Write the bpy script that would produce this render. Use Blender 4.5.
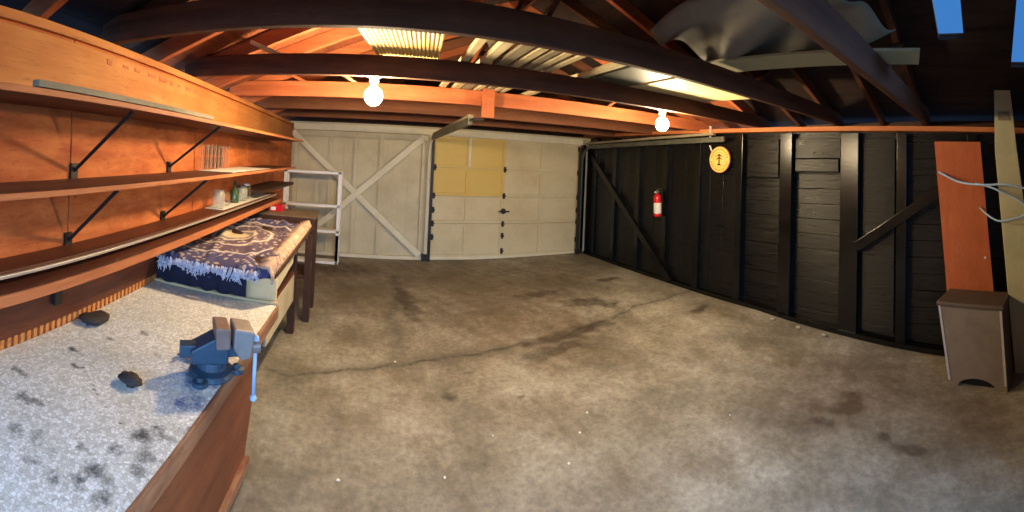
import bpy, math, random
import numpy as np
from mathutils import Vector, Matrix

for o in list(bpy.data.objects):
    bpy.data.objects.remove(o)
SC = bpy.context.scene
COL = SC.collection

# ------------------------------------------------------------------ camera (a cylindrical panorama, camera 1.5 m above the floor)
F, X0, CY = 390.3, 375.42, 156.35
cam = bpy.data.cameras.new('camera')
cam.type = 'PANO'
cam.panorama_type = 'CENTRAL_CYLINDRICAL'
cam.central_cylindrical_range_u_min = -X0 / F
cam.central_cylindrical_range_u_max = (1024 - X0) / F
cam.central_cylindrical_range_v_min = (CY - 512) / F
cam.central_cylindrical_range_v_max = CY / F
cam.central_cylindrical_radius = 1.0
cam_o = bpy.data.objects.new('camera', cam)
COL.objects.link(cam_o)
R = Matrix.Rotation(0.0027, 3, 'X') @ Matrix.Rotation(-0.0478, 3, 'Y')
cam_o.matrix_world = Matrix.Translation((0, 0, 1.5)) @ (R @ Matrix.Rotation(math.pi / 2, 3, 'X')).to_4x4()
SC.camera = cam_o

# ------------------------------------------------------------------ dusk sky, exposure
SKY_COL, SKY_STR = (0.045, 0.19, 0.52), 1.0        # deep dusk blue overhead
GLOW_COL, GLOW_STR = (0.28, 0.54, 1.0), 8.5         # brighter sky low down in front of the open end
BULB_COL, BULB_STR = (1.0, 0.77, 0.45), 880.0
W = bpy.data.worlds.new('dusk_sky')
SC.world = W
W.use_nodes = True
wn = W.node_tree
wt = wn.nodes.new('ShaderNodeTexCoord')
ws = wn.nodes.new('ShaderNodeSeparateXYZ')
wn.links.new(wt.outputs['Generated'], ws.inputs[0])
wr = wn.nodes.new('ShaderNodeMapRange')
wr.inputs['From Min'].default_value = -.15
wr.inputs['From Max'].default_value = -.75
wn.links.new(ws.outputs['Y'], wr.inputs['Value'])
wm = wn.nodes.new('ShaderNodeMix')
wm.data_type = 'RGBA'
wm.inputs[6].default_value = (*[c * SKY_STR for c in SKY_COL], 1)
wm.inputs[7].default_value = (*[c * GLOW_STR for c in GLOW_COL], 1)
wn.links.new(wr.outputs[0], wm.inputs[0])
wn.links.new(wm.outputs[2], wn.nodes['Background'].inputs[0])
SC.view_settings.view_transform = 'Standard'
SC.view_settings.look = 'None'
SC.view_settings.gamma = 1
SC.view_settings.use_curve_mapping = False
SC.view_settings.exposure = 0.12

# ------------------------------------------------------------------ materials
def srgb(r, g, b):
    def c(u):
        u /= 255
        return u / 12.92 if u <= .04045 else ((u + .055) / 1.055) ** 2.4
    return (c(r), c(g), c(b), 1)

def new_mat(name):
    m = bpy.data.materials.new(name)
    m.use_nodes = True
    return m, m.node_tree, m.node_tree.nodes['Principled BSDF']

def N(nt, kind, **kw):
    n = nt.nodes.new('ShaderNode' + kind)
    for k, v in kw.items():
        setattr(n, k, v)
    return n

def ramp(nt, src, stops):
    r = N(nt, 'ValToRGB')
    while len(r.color_ramp.elements) < len(stops):
        r.color_ramp.elements.new(.5)
    for e, (p, c) in zip(r.color_ramp.elements, stops):
        e.position = p
        e.color = c
    nt.links.new(src, r.inputs[0])
    return r.outputs[0]

def mixc(nt, fac, a, b, mode='MIX'):
    m = N(nt, 'Mix', data_type='RGBA', blend_type=mode)
    for i, v in ((0, fac), (6, a), (7, b)):
        if hasattr(v, 'is_linked') or hasattr(v, 'links'):
            nt.links.new(v, m.inputs[i])
        else:
            m.inputs[i].default_value = v
    return m.outputs[2]

def coords(nt, scale=(1, 1, 1), rot=(0, 0, 0)):
    t = N(nt, 'TexCoord')
    mp = N(nt, 'Mapping')
    mp.inputs['Scale'].default_value = scale
    mp.inputs['Rotation'].default_value = rot
    nt.links.new(t.outputs['Object'], mp.inputs[0])
    return mp.outputs[0]

def noise(nt, vec, scale, detail=6, rough=.6):
    n = N(nt, 'TexNoise')
    n.inputs['Scale'].default_value = scale
    n.inputs['Detail'].default_value = detail
    n.inputs['Roughness'].default_value = rough
    nt.links.new(vec, n.inputs['Vector'])
    return n.outputs['Fac']

def bump(nt, bsdf, h, strength=.3, dist=.01):
    b = N(nt, 'Bump')
    b.inputs['Strength'].default_value = strength
    b.inputs['Distance'].default_value = dist
    nt.links.new(h, b.inputs['Height'])
    nt.links.new(b.outputs[0], bsdf.inputs['Normal'])

def wood(name, dark, light, grain=(6, 6, 6), rough=.7, stain=None, spec=.3, sc=3.0):
    """grain: stretch of the noise along x, y, z (small = long streaks)"""
    m, nt, b = new_mat(name)
    v = coords(nt, grain)
    a = noise(nt, v, sc, 8, .65)
    c = ramp(nt, a, [(.28, dark), (.72, light)])
    big = noise(nt, coords(nt), 2.2, 4)
    c = mixc(nt, ramp(nt, big, [(.35, (.0, .0, .0, 1)), (.7, (.6, .6, .6, 1))]), c, stain or dark)
    fl = noise(nt, coords(nt, tuple(g_ * 2.2 for g_ in grain)), sc * 2.6, 8, .75)
    deep = tuple(x * .35 for x in dark[:3]) + (1,)
    c = mixc(nt, ramp(nt, fl, [(.30, (.75, .75, .75, 1)), (.44, (0, 0, 0, 1))]), c, deep)
    pale = tuple(min(1, x * 1.5 + .02) for x in light[:3]) + (1,)
    c = mixc(nt, ramp(nt, fl, [(.60, (0, 0, 0, 1)), (.80, (.5, .5, .5, 1))]), c, pale)
    nt.links.new(c, b.inputs['Base Color'])
    b.inputs['Roughness'].default_value = rough
    b.inputs['Specular IOR Level'].default_value = spec
    bump(nt, b, fl, .35, .006)
    return m

def paint(name, col, rough=.5, dirt=None, amount=.4, sc=5.0, spec=.4, metal=0.0, bmp=.08):
    m, nt, b = new_mat(name)
    a = noise(nt, coords(nt), sc, 7, .65)
    c = mixc(nt, ramp(nt, a, [(.42, (0, 0, 0, 1)), (.75, (amount, amount, amount, 1))]), col, dirt or tuple(x * .5 for x in col[:3]) + (1,))
    sp_ = noise(nt, coords(nt), sc * 9, 8, .8)
    c = mixc(nt, ramp(nt, sp_, [(.28, (amount, amount, amount, 1)), (.42, (0, 0, 0, 1))]), c, tuple(x * .45 for x in col[:3]) + (1,))
    nt.links.new(c, b.inputs['Base Color'])
    b.inputs['Roughness'].default_value = rough
    b.inputs['Specular IOR Level'].default_value = spec
    b.inputs['Metallic'].default_value = metal
    bump(nt, b, noise(nt, coords(nt), sc * 6, 4), bmp, .004)
    return m

M = {}
M['orange_board'] = wood('orange_fibreboard', srgb(156, 70, 28), srgb(222, 132, 70), (3, 1.2, 5), .75, srgb(150, 70, 30))
M['corrugated'] = paint('yellowed_corrugated', srgb(216, 186, 116), .55, srgb(196, 160, 90), .4, 3)
M['band'] = wood('pale_orange_plank', srgb(186, 112, 52), srgb(222, 152, 84), (2, .5, 6), .7, srgb(165, 90, 45))
M['plate'] = wood('raw_fir', srgb(170, 92, 48), srgb(214, 138, 84), (4, .6, 6), .7)
M['shelf'] = wood('dark_shelf_wood', srgb(72, 40, 26), srgb(122, 72, 46), (6, .5, 6), .6)
M['shelf_edge'] = wood('shelf_edge_wood', srgb(160, 88, 48), srgb(206, 130, 80), (6, .5, 6), .6)
M['ledge'] = wood('brown_ledge', srgb(70, 36, 22), srgb(118, 62, 38), (6, .5, 6), .5)
M['beam'] = wood('shaded_fir', srgb(62, 34, 20), srgb(110, 64, 38), (.6, 6, 6), .75)  # fir darkened in colour for the sides turned from the bulbs
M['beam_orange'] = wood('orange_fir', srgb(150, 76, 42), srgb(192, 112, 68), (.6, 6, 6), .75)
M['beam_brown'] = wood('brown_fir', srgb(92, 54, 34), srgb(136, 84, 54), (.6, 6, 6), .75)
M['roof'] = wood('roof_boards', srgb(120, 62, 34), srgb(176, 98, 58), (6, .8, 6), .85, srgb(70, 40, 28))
M['roof_shaded'] = wood('shaded_roof_boards', srgb(34, 24, 22), srgb(60, 42, 36), (6, .8, 6), .9, srgb(24, 18, 18))  # same roof boards with the shade put into the colour
M['white_wall'] = paint('cream_wall_paint', srgb(208, 196, 160), .6, srgb(160, 146, 106), .6, 2.2)
M['white_trim'] = paint('white_trim_paint', srgb(226, 216, 184), .55, srgb(170, 160, 130), .35, 4)
M['white_rack'] = paint('white_gloss_paint', srgb(250, 248, 240), .45, srgb(200, 190, 170), .2, 6)
M['door'] = paint('cream_door_paint', srgb(214, 198, 154), .5, srgb(182, 156, 106), .55, 2.0)
M['door_yellow'] = paint('yellowed_door_paint', srgb(218, 186, 96), .5, srgb(214, 164, 66), .5, 3.0)
M['steel'] = paint('dull_steel', srgb(104, 106, 94), .5, srgb(66, 58, 46), .6, 8, metal=.5)
M['dark_steel'] = paint('dark_steel', srgb(52, 50, 46), .5, srgb(70, 44, 30), .5, 9, metal=.6)
M['bright_edge'] = paint('bright_metal_edge', srgb(216, 206, 190), .35, srgb(150, 120, 90), .3, 7, metal=.6)
M['cream_wood'] = paint('cream_cabinet_paint', srgb(200, 188, 156), .55, srgb(140, 120, 90), .5, 4)
M['cream_warm'] = paint('warm_cream_paint', srgb(222, 190, 138), .55, srgb(150, 120, 84), .5, 4)
M['dark_wood'] = wood('dark_brown_wood', srgb(48, 30, 20), srgb(84, 54, 36), (4, 4, 4), .6)
M['bench_front'] = wood('brown_bench_panel', srgb(120, 66, 38), srgb(160, 96, 58), (3, .8, 5), .65, srgb(92, 48, 30))
M['bench_edge'] = wood('worn_red_edge', srgb(120, 62, 44), srgb(190, 150, 110), (6, 1.2, 6), .6, srgb(80, 36, 26))
M['dark_table'] = wood('grey_brown_tabletop', srgb(96, 80, 62), srgb(140, 122, 98), (4, 4, 4), .6)
M['panel'] = wood('orange_plywood', srgb(178, 92, 48), srgb(200, 112, 64), (5, 5, 1.2), .65, srgb(160, 74, 40))
M['taupe'] = paint('taupe_board', srgb(122, 108, 92), .8, srgb(92, 80, 66), .5, 9)
M['taupe_light'] = paint('pale_corner_strip', srgb(176, 170, 160), .7, srgb(120, 110, 100), .4, 12)
M['taupe_dark'] = paint('dark_taupe_lid', srgb(92, 76, 62), .7, srgb(60, 48, 40), .5, 9)
M['post'] = paint('pale_post_paint', srgb(196, 190, 150), .6, srgb(140, 134, 104), .5, 4)
M['lumber_pale'] = wood('pale_lumber', srgb(188, 174, 134), srgb(222, 210, 172), (6, .7, 6), .7, srgb(150, 132, 96))
M['lumber_grey'] = wood('grey_lumber', srgb(120, 110, 90), srgb(160, 148, 120), (6, .7, 6), .75)
M['white_board'] = paint('white_board', srgb(216, 200, 150), .6, srgb(170, 156, 112), .4, 3)
M['green_sheet'] = paint('dull_green_sheet', srgb(70, 76, 66), .6, srgb(44, 48, 42), .5, 3)
M['grey_sheet'] = paint('grey_plastic', srgb(122, 118, 108), .75, srgb(74, 70, 64), .7, 3, spec=.2)
M['strip_pale'] = paint('dull_olive_board', srgb(168, 164, 132), .6, srgb(120, 116, 88), .5, 3)
M['red'] = paint('red_gloss', srgb(200, 24, 32), .3, srgb(150, 16, 22), .3, 8, spec=.5)
M['label_white'] = paint('label_white', srgb(224, 218, 206), .5, srgb(170, 160, 150), .4, 20)
M['black_plastic'] = paint('black_plastic', srgb(24, 24, 24), .4, srgb(40, 40, 40), .3, 8)
M['vise_blue'] = paint('blue_enamel', srgb(44, 66, 82), .5, srgb(26, 36, 46), .7, 14, spec=.5)
M['vise_grey'] = paint('worn_iron', srgb(150, 138, 130), .5, srgb(92, 76, 70), .6, 12, metal=.5)
M['vise_rust'] = paint('rusty_iron', srgb(140, 112, 98), .6, srgb(100, 66, 50), .6, 14, metal=.3)
M['sign_orange'] = paint('sign_orange', srgb(236, 182, 98), .5, srgb(222, 156, 66), .3, 12)
M['sign_rim'] = paint('sign_rim', srgb(206, 120, 44), .5, srgb(160, 80, 30), .3, 12)
M['sign_black'] = paint('sign_ink', srgb(30, 24, 20), .5)
M['cable'] = paint('pale_blue_cable', srgb(168, 196, 226), .4, srgb(130, 150, 180), .3, 12)
M['cable_dark'] = paint('dark_cable', srgb(40, 44, 52), .45)
M['paper'] = paint('white_paper', srgb(232, 226, 212), .7, srgb(190, 176, 150), .3, 8)
M['rag'] = paint('dark_crumpled', srgb(66, 54, 46), .85, srgb(34, 28, 24), .6, 18)
M['stone'] = paint('grey_pebble', srgb(160, 152, 132), .8, srgb(110, 104, 90), .5, 14)
M['bin'] = paint('pale_blue_bin', srgb(160, 176, 196), .4, srgb(120, 130, 150), .3, 6)
M['fringe_blue'] = paint('blue_white_yarn', srgb(196, 196, 206), .9, srgb(60, 66, 110), .7, 40)
M['fringe_cream'] = paint('cream_yarn', srgb(206, 170, 138), .9, srgb(96, 60, 52), .85, 34)
M['navy'] = paint('navy_cloth', srgb(26, 28, 48), .95, srgb(12, 14, 26), .6, 12)

# black painted wall boards: gloss worn in streaks along the planks
def mk_black():
    m, nt, b = new_mat('black_painted_boards')
    a = noise(nt, coords(nt, (6, 1.0, 16)), 3.4, 10, .74)
    big = noise(nt, coords(nt), 1.6, 3)
    c = ramp(nt, a, [(.36, srgb(3, 4, 5)), (.56, srgb(8, 9, 9)), (.67, srgb(18, 18, 16)), (.80, srgb(92, 88, 72))])
    c = mixc(nt, ramp(nt, big, [(.35, (.85, .85, .85, 1)), (.6, (.1, .1, .1, 1))]), c, srgb(9, 10, 11))
    nt.links.new(c, b.inputs['Base Color'])
    nt.links.new(ramp(nt, a, [(.3, (.20, .20, .20, 1)), (.7, (.5, .5, .5, 1))]), b.inputs['Roughness'])
    b.inputs['Specular IOR Level'].default_value = .4
    bump(nt, b, a, .6, .014)
    return m
M['black'] = mk_black()
M['black_stud'] = paint('black_stud_paint', srgb(5, 6, 6), .24, srgb(24, 24, 20), .7, 7, spec=.42)

def mk_floor():
    m, nt, b = new_mat('stained_concrete')
    v = coords(nt)
    a = noise(nt, v, 1.3, 9, .68)
    c = ramp(nt, a, [(.3, srgb(106, 100, 90)), (.5, srgb(156, 150, 136)), (.72, srgb(194, 190, 178))])
    f = noise(nt, v, 26, 6, .7)
    c = mixc(nt, .5, c, ramp(nt, f, [(.3, srgb(70, 64, 54)), (.7, srgb(200, 192, 172))]), 'OVERLAY')
    p = noise(nt, coords(nt, (1, .7, 1)), 3.0, 9, .72)
    c = mixc(nt, ramp(nt, p, [(.48, (0, 0, 0, 1)), (.68, (.7, .7, .7, 1))]), c, srgb(98, 84, 62))
    for att, col in (('stain', srgb(58, 50, 40)), ('brown', srgb(96, 70, 44)), ('crack', srgb(54, 48, 42))):
        t = N(nt, 'Attribute', attribute_name=att)
        mm = N(nt, 'Math', operation='MULTIPLY')
        nt.links.new(t.outputs['Fac'], mm.inputs[0])
        nt.links.new(ramp(nt, noise(nt, v, 9, 6, .7), [(.3, (.45, .45, .45, 1)), (.6, (1, 1, 1, 1))]), mm.inputs[1])
        c = mixc(nt, mm.outputs[0], c, col)
    nt.links.new(c, b.inputs['Base Color'])
    nt.links.new(ramp(nt, a, [(.3, (.55, .55, .55, 1)), (.7, (.8, .8, .8, 1))]), b.inputs['Roughness'])
    b.inputs['Specular IOR Level'].default_value = .35
    bump(nt, b, f, .25, .004)
    return m
M['floor'] = mk_floor()

def mk_lino():
    m, nt, b = new_mat('speckled_linoleum')
    v = coords(nt)
    vo = N(nt, 'TexVoronoi')
    vo.inputs['Scale'].default_value = 105
    nt.links.new(v, vo.inputs['Vector'])
    c = ramp(nt, vo.outputs['Color'], [(.2, srgb(206, 202, 188)), (.8, srgb(246, 244, 236))])
    ed = N(nt, 'TexVoronoi', feature='DISTANCE_TO_EDGE')
    ed.inputs['Scale'].default_value = 105
    nt.links.new(v, ed.inputs['Vector'])
    c = mixc(nt, ramp(nt, ed.outputs['Distance'], [(.0, (.45, .45, .45, 1)), (.12, (0, 0, 0, 1))]), c, srgb(140, 130, 112))
    a = noise(nt, v, 4, 7, .7)
    c = mixc(nt, ramp(nt, a, [(.45, (0, 0, 0, 1)), (.8, (.5, .5, .5, 1))]), c, srgb(172, 162, 136))
    for att, col in (('stain', srgb(34, 40, 40)), ('blue', srgb(40, 84, 132))):
        t = N(nt, 'Attribute', attribute_name=att)
        mm = N(nt, 'Math', operation='ADD')
        nt.links.new(t.outputs['Fac'], mm.inputs[0])
        nt.links.new(noise(nt, v, 17, 9, .78), mm.inputs[1])
        c = mixc(nt, ramp(nt, mm.outputs[0], [(.80, (0, 0, 0, 1)), (.98, (.9, .9, .9, 1))]), c, col)
    nt.links.new(c, b.inputs['Base Color'])
    b.inputs['Roughness'].default_value = .42
    bump(nt, b, ed.outputs['Distance'], .15, .002)
    return m
M['lino'] = mk_lino()

def mk_blanket():
    m, nt, b = new_mat('mandala_blanket')
    t = N(nt, 'TexCoord')
    mp = N(nt, 'Mapping')
    mp.inputs['Scale'].default_value = (1.25, 1.0, 0)
    nt.links.new(t.outputs['Object'], mp.inputs[0])
    ln = N(nt, 'VectorMath', operation='LENGTH')
    wob = N(nt, 'TexNoise')
    wob.inputs['Scale'].default_value = 7
    nt.links.new(mp.outputs[0], wob.inputs['Vector'])
    ad = N(nt, 'VectorMath', operation='MULTIPLY_ADD')
    ad.inputs[1].default_value = (.05, .05, 0)
    nt.links.new(wob.outputs['Color'], ad.inputs[0])
    nt.links.new(mp.outputs[0], ad.inputs[2])
    nt.links.new(ad.outputs[0], ln.inputs[0])
    rings = ramp(nt, ln.outputs['Value'], [(0, srgb(206, 180, 120)), (.10, srgb(214, 196, 160)), (.15, srgb(96, 74, 84)), (.18, srgb(220, 204, 184)), (.205, srgb(92, 72, 88)),
                                           (.30, srgb(104, 84, 92)), (.32, srgb(222, 210, 196)), (.345, srgb(88, 70, 84)), (.50, srgb(84, 68, 88)), (.515, srgb(216, 204, 190)), (.535, srgb(72, 66, 100)), (1, srgb(66, 64, 104))])
    r = rings.node
    r.color_ramp.interpolation = 'LINEAR'
    vo = N(nt, 'TexVoronoi')
    vo.inputs['Scale'].default_value = 22
    nt.links.new(mp.outputs[0], vo.inputs['Vector'])
    c = mixc(nt, ramp(nt, vo.outputs['Distance'], [(.25, (.75, .75, .75, 1)), (.42, (0, 0, 0, 1))]), rings, srgb(196, 174, 156))
    nt.links.new(c, b.inputs['Base Color'])
    b.inputs['Roughness'].default_value = .95
    bump(nt, b, noise(nt, mp.outputs[0], 90, 3), .4, .004)
    return m
M['blanket'] = mk_blanket()

def mk_glass(name, tint, a0, a1, rough=.08):
    m, nt, b = new_mat(name)
    c = mixc(nt, noise(nt, coords(nt), 12), tint, tuple(x * .8 for x in tint[:3]) + (1,))
    nt.links.new(c, b.inputs['Base Color'])
    b.inputs['Roughness'].default_value = rough
    lw = N(nt, 'LayerWeight')
    lw.inputs['Blend'].default_value = .5
    nt.links.new(ramp(nt, lw.outputs['Facing'], [(.55, (a0, a0, a0, 1)), (.95, (a1, a1, a1, 1))]), b.inputs['Alpha'])
    b.inputs['Specular IOR Level'].default_value = .8
    return m
M['glass'] = mk_glass('clear_glass', (.62, .50, .42, 1), .03, .6)
M['glass_green'] = mk_glass('green_glass', (.05, .10, .04, 1), .8, .95)
M['glass_milky'] = mk_glass('dusty_glass', (.70, .70, .56, 1), .2, .7, .25)

def mk_emit(name, col, strength):
    m, nt, b = new_mat(name)
    b.inputs['Base Color'].default_value = (.9, .9, .9, 1)
    lw = N(nt, 'TexNoise')
    e = mixc(nt, .04, (*col, 1), lw.outputs['Color'])
    nt.links.new(e, b.inputs['Emission Color'])
    b.inputs['Emission Strength'].default_value = strength
    return m
M['bulb'] = mk_emit('lit_bulb', BULB_COL, BULB_STR)
M['porcelain'] = paint('porcelain', srgb(220, 214, 200), .3)

# ------------------------------------------------------------------ mesh builder
def V(*a):
    return Vector(a)

class MB:
    def __init__(s):
        s.v, s.f = [], []

    def add(s, vs, fs):
        o = len(s.v)
        s.v += [tuple(v) for v in vs]
        s.f += [tuple(i + o for i in f) for f in fs]
        return s

    def box(s, x0, x1, y0, y1, z0, z1):
        return s.hexa([(x0, y0), (x1, y0), (x1, y1), (x0, y1)], z0, z1)

    def hexa(s, poly, z0, z1):
        """a flat polygon (x, y) pulled up from z0 to z1"""
        if sum(a[0] * b[1] - b[0] * a[1] for a, b in zip(poly, poly[1:] + poly[:1])) < 0:
            poly = poly[::-1]
        n = len(poly)
        vs = [(x, y, z0) for x, y in poly] + [(x, y, z1) for x, y in poly]
        fs = [tuple(range(n))[::-1], tuple(range(n, 2 * n))] + [(i, (i + 1) % n, n + (i + 1) % n, n + i) for i in range(n)]
        return s.add(vs, fs)

    def prism(s, pts, d):
        """a 3-D polygon pushed along the vector d"""
        pts = [Vector(p) for p in pts]
        d = Vector(d)
        nrm = (pts[1] - pts[0]).cross(pts[2] - pts[0])
        if nrm.dot(d) < 0:
            pts = pts[::-1]
        n = len(pts)
        vs = pts + [p + d for p in pts]
        fs = [tuple(range(n))[::-1], tuple(range(n, 2 * n))] + [(i, (i + 1) % n, n + (i + 1) % n, n + i) for i in range(n)]
        return s.add(vs, fs)

    def bar(s, p, q, w, h, up=(0, 0, 1)):
        """a rectangular bar from p to q; w across, h along up"""
        p, q, up = Vector(p), Vector(q), Vector(up)
        d = (q - p).normalized()
        a = d.cross(up).normalized()
        u = a.cross(d).normalized()
        c = [(-.5, -.5), (.5, -.5), (.5, .5), (-.5, .5)]
        vs = [p + a * (w * i) + u * (h * j) for i, j in c] + [q + a * (w * i) + u * (h * j) for i, j in c]
        return s.add(vs, [(0, 1, 2, 3), (7, 6, 5, 4), (0, 4, 5, 1), (1, 5, 6, 2), (2, 6, 7, 3), (3, 7, 4, 0)])

    def tube(s, path, r, seg=8, caps=True):
        path = [Vector(p) for p in path]
        rr = r if isinstance(r, (list, tuple)) else [r] * len(path)
        o = len(s.v)
        u = None
        for i, p in enumerate(path):
            t = (path[min(i + 1, len(path) - 1)] - path[max(i - 1, 0)]).normalized()
            if u is None:
                u = t.orthogonal().normalized()
            else:
                u = (u - t * u.dot(t)).normalized()
            w = t.cross(u)
            for k in range(seg):
                a = 2 * math.pi * k / seg
                s.v.append(tuple(p + (u * math.cos(a) + w * math.sin(a)) * rr[i]))
        for i in range(len(path) - 1):
            for k in range(seg):
                k2 = (k + 1) % seg
                s.f.append((o + i * seg + k, o + i * seg + k2, o + (i + 1) * seg + k2, o + (i + 1) * seg + k))
        if caps:
            s.f.append(tuple(o + k for k in range(seg))[::-1])
            s.f.append(tuple(o + (len(path) - 1) * seg + k for k in range(seg)))
        return s

    def lathe(s, prof, c=(0, 0, 0), seg=20, axis=(0, 0, 1)):
        """prof: (radius, height) pairs round the axis through c"""
        ax = Vector(axis).normalized()
        u = ax.orthogonal().normalized()
        w = ax.cross(u)
        c = Vector(c)
        o = len(s.v)
        for r, h in prof:
            for k in range(seg):
                a = 2 * math.pi * k / seg
                s.v.append(tuple(c + ax * h + (u * math.cos(a) + w * math.sin(a)) * max(r, 1e-4)))
        for i in range(len(prof) - 1):
            for k in range(seg):
                k2 = (k + 1) % seg
                s.f.append((o + i * seg + k, o + i * seg + k2, o + (i + 1) * seg + k2, o + (i + 1) * seg + k))
        s.f.append(tuple(o + k for k in range(seg))[::-1])
        s.f.append(tuple(o + (len(prof) - 1) * seg + k for k in range(seg)))
        return s

    def ball(s, c, r, sc=(1, 1, 1), seg=14, rings=9, rough=0, seed=0):
        rnd = random.Random(seed)
        vs, fs = [], []
        vs.append(Vector(c) + V(0, 0, r * sc[2]))
        for i in range(1, rings):
            t = math.pi * i / rings
            for k in range(seg):
                a = 2 * math.pi * k / seg
                q = r * (1 + rnd.uniform(-rough, rough))
                vs.append(Vector(c) + V(q * sc[0] * math.sin(t) * math.cos(a), q * sc[1] * math.sin(t) * math.sin(a), q * sc[2] * math.cos(t)))
        vs.append(Vector(c) - V(0, 0, r * sc[2]))
        last = len(vs) - 1
        for k in range(seg):
            k2 = (k + 1) % seg
            fs.append((0, 1 + k, 1 + k2))
            for i in range(rings - 2):
                fs.append((1 + i * seg + k, 1 + (i + 1) * seg + k, 1 + (i + 1) * seg + k2, 1 + i * seg + k2))
            fs.append((1 + (rings - 2) * seg + k, last, 1 + (rings - 2) * seg + k2))
        return s.add(vs, fs)

    def build(s, name, mat, parent=None, bevel=0.0, smooth=False, **props):
        off = parent.matrix_basis.translation.copy() if parent is not None else V(0, 0, 0)
        if parent is not None and parent.parent is not None:
            off += parent.parent.matrix_basis.translation
        me = bpy.data.meshes.new(name)
        me.from_pydata([tuple(Vector(v) - off) for v in s.v], [], s.f)
        me.update()
        o = bpy.data.objects.new(name, me)
        COL.objects.link(o)
        me.materials.append(mat)
        if smooth:
            me.polygons.foreach_set('use_smooth', [True] * len(me.polygons))
        if bevel:
            b = o.modifiers.new('edge', 'BEVEL')
            b.width = bevel
            b.segments = 2
            b.limit_method = 'ANGLE'
        if parent is not None:
            o.parent = parent
        for k, v in props.items():
            o[k] = v
        return o

def thing(name, label, cat, loc=(0, 0, 0), group=None):
    o = bpy.data.objects.new(name, None)
    o.empty_display_size = .05
    o.location = loc
    COL.objects.link(o)
    o['label'], o['category'] = label, cat
    if group:
        o['group'] = group
    return o

def tag(o, label, cat, group=None):
    o['label'], o['category'] = label, cat
    if group:
        o['group'] = group
    return o

def copy_thing(root, loc, label=None):
    r = root.copy()
    COL.objects.link(r)
    r.location = loc
    if label:
        r['label'] = label
    for ch in list(root.children):
        c = ch.copy()
        COL.objects.link(c)
        c.parent = r
        for g in ch.children:
            d = g.copy()
            COL.objects.link(d)
            d.parent = c
    return r

rnd = random.Random(7)

# ------------------------------------------------------------------ room geometry
def smooth01(t):
    t = np.clip(t, 0, 1)
    return t * t * (3 - 2 * t)

def floor_h(x, y):
    """the old slab is heaved along the right wall and sinks towards the open end"""
    g = np.interp(y, [-2, 0, .4, 1.3, 2.3, 3.7, 5.5, 6], [-.10, -.09, -.075, 0, .065, .065, .03, .02])
    return g * smooth01((x - 1.1) / 2.2)

def wx(y):                      # inner face of the left wall
    return -1.115 - .028 * y

XR = 3.56                       # plank face of the right wall
XS = 3.46                       # stud face of the right wall
YF = 5.86                       # far wall
PITCH, ZE, XM = .37, 1.985, 1.18
def roof_z(x):
    return ZE + .10 + PITCH * (min(x + 1.15, 3.51 - x))
def plate_top(y):
    return 1.925 + .022 * y

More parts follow.
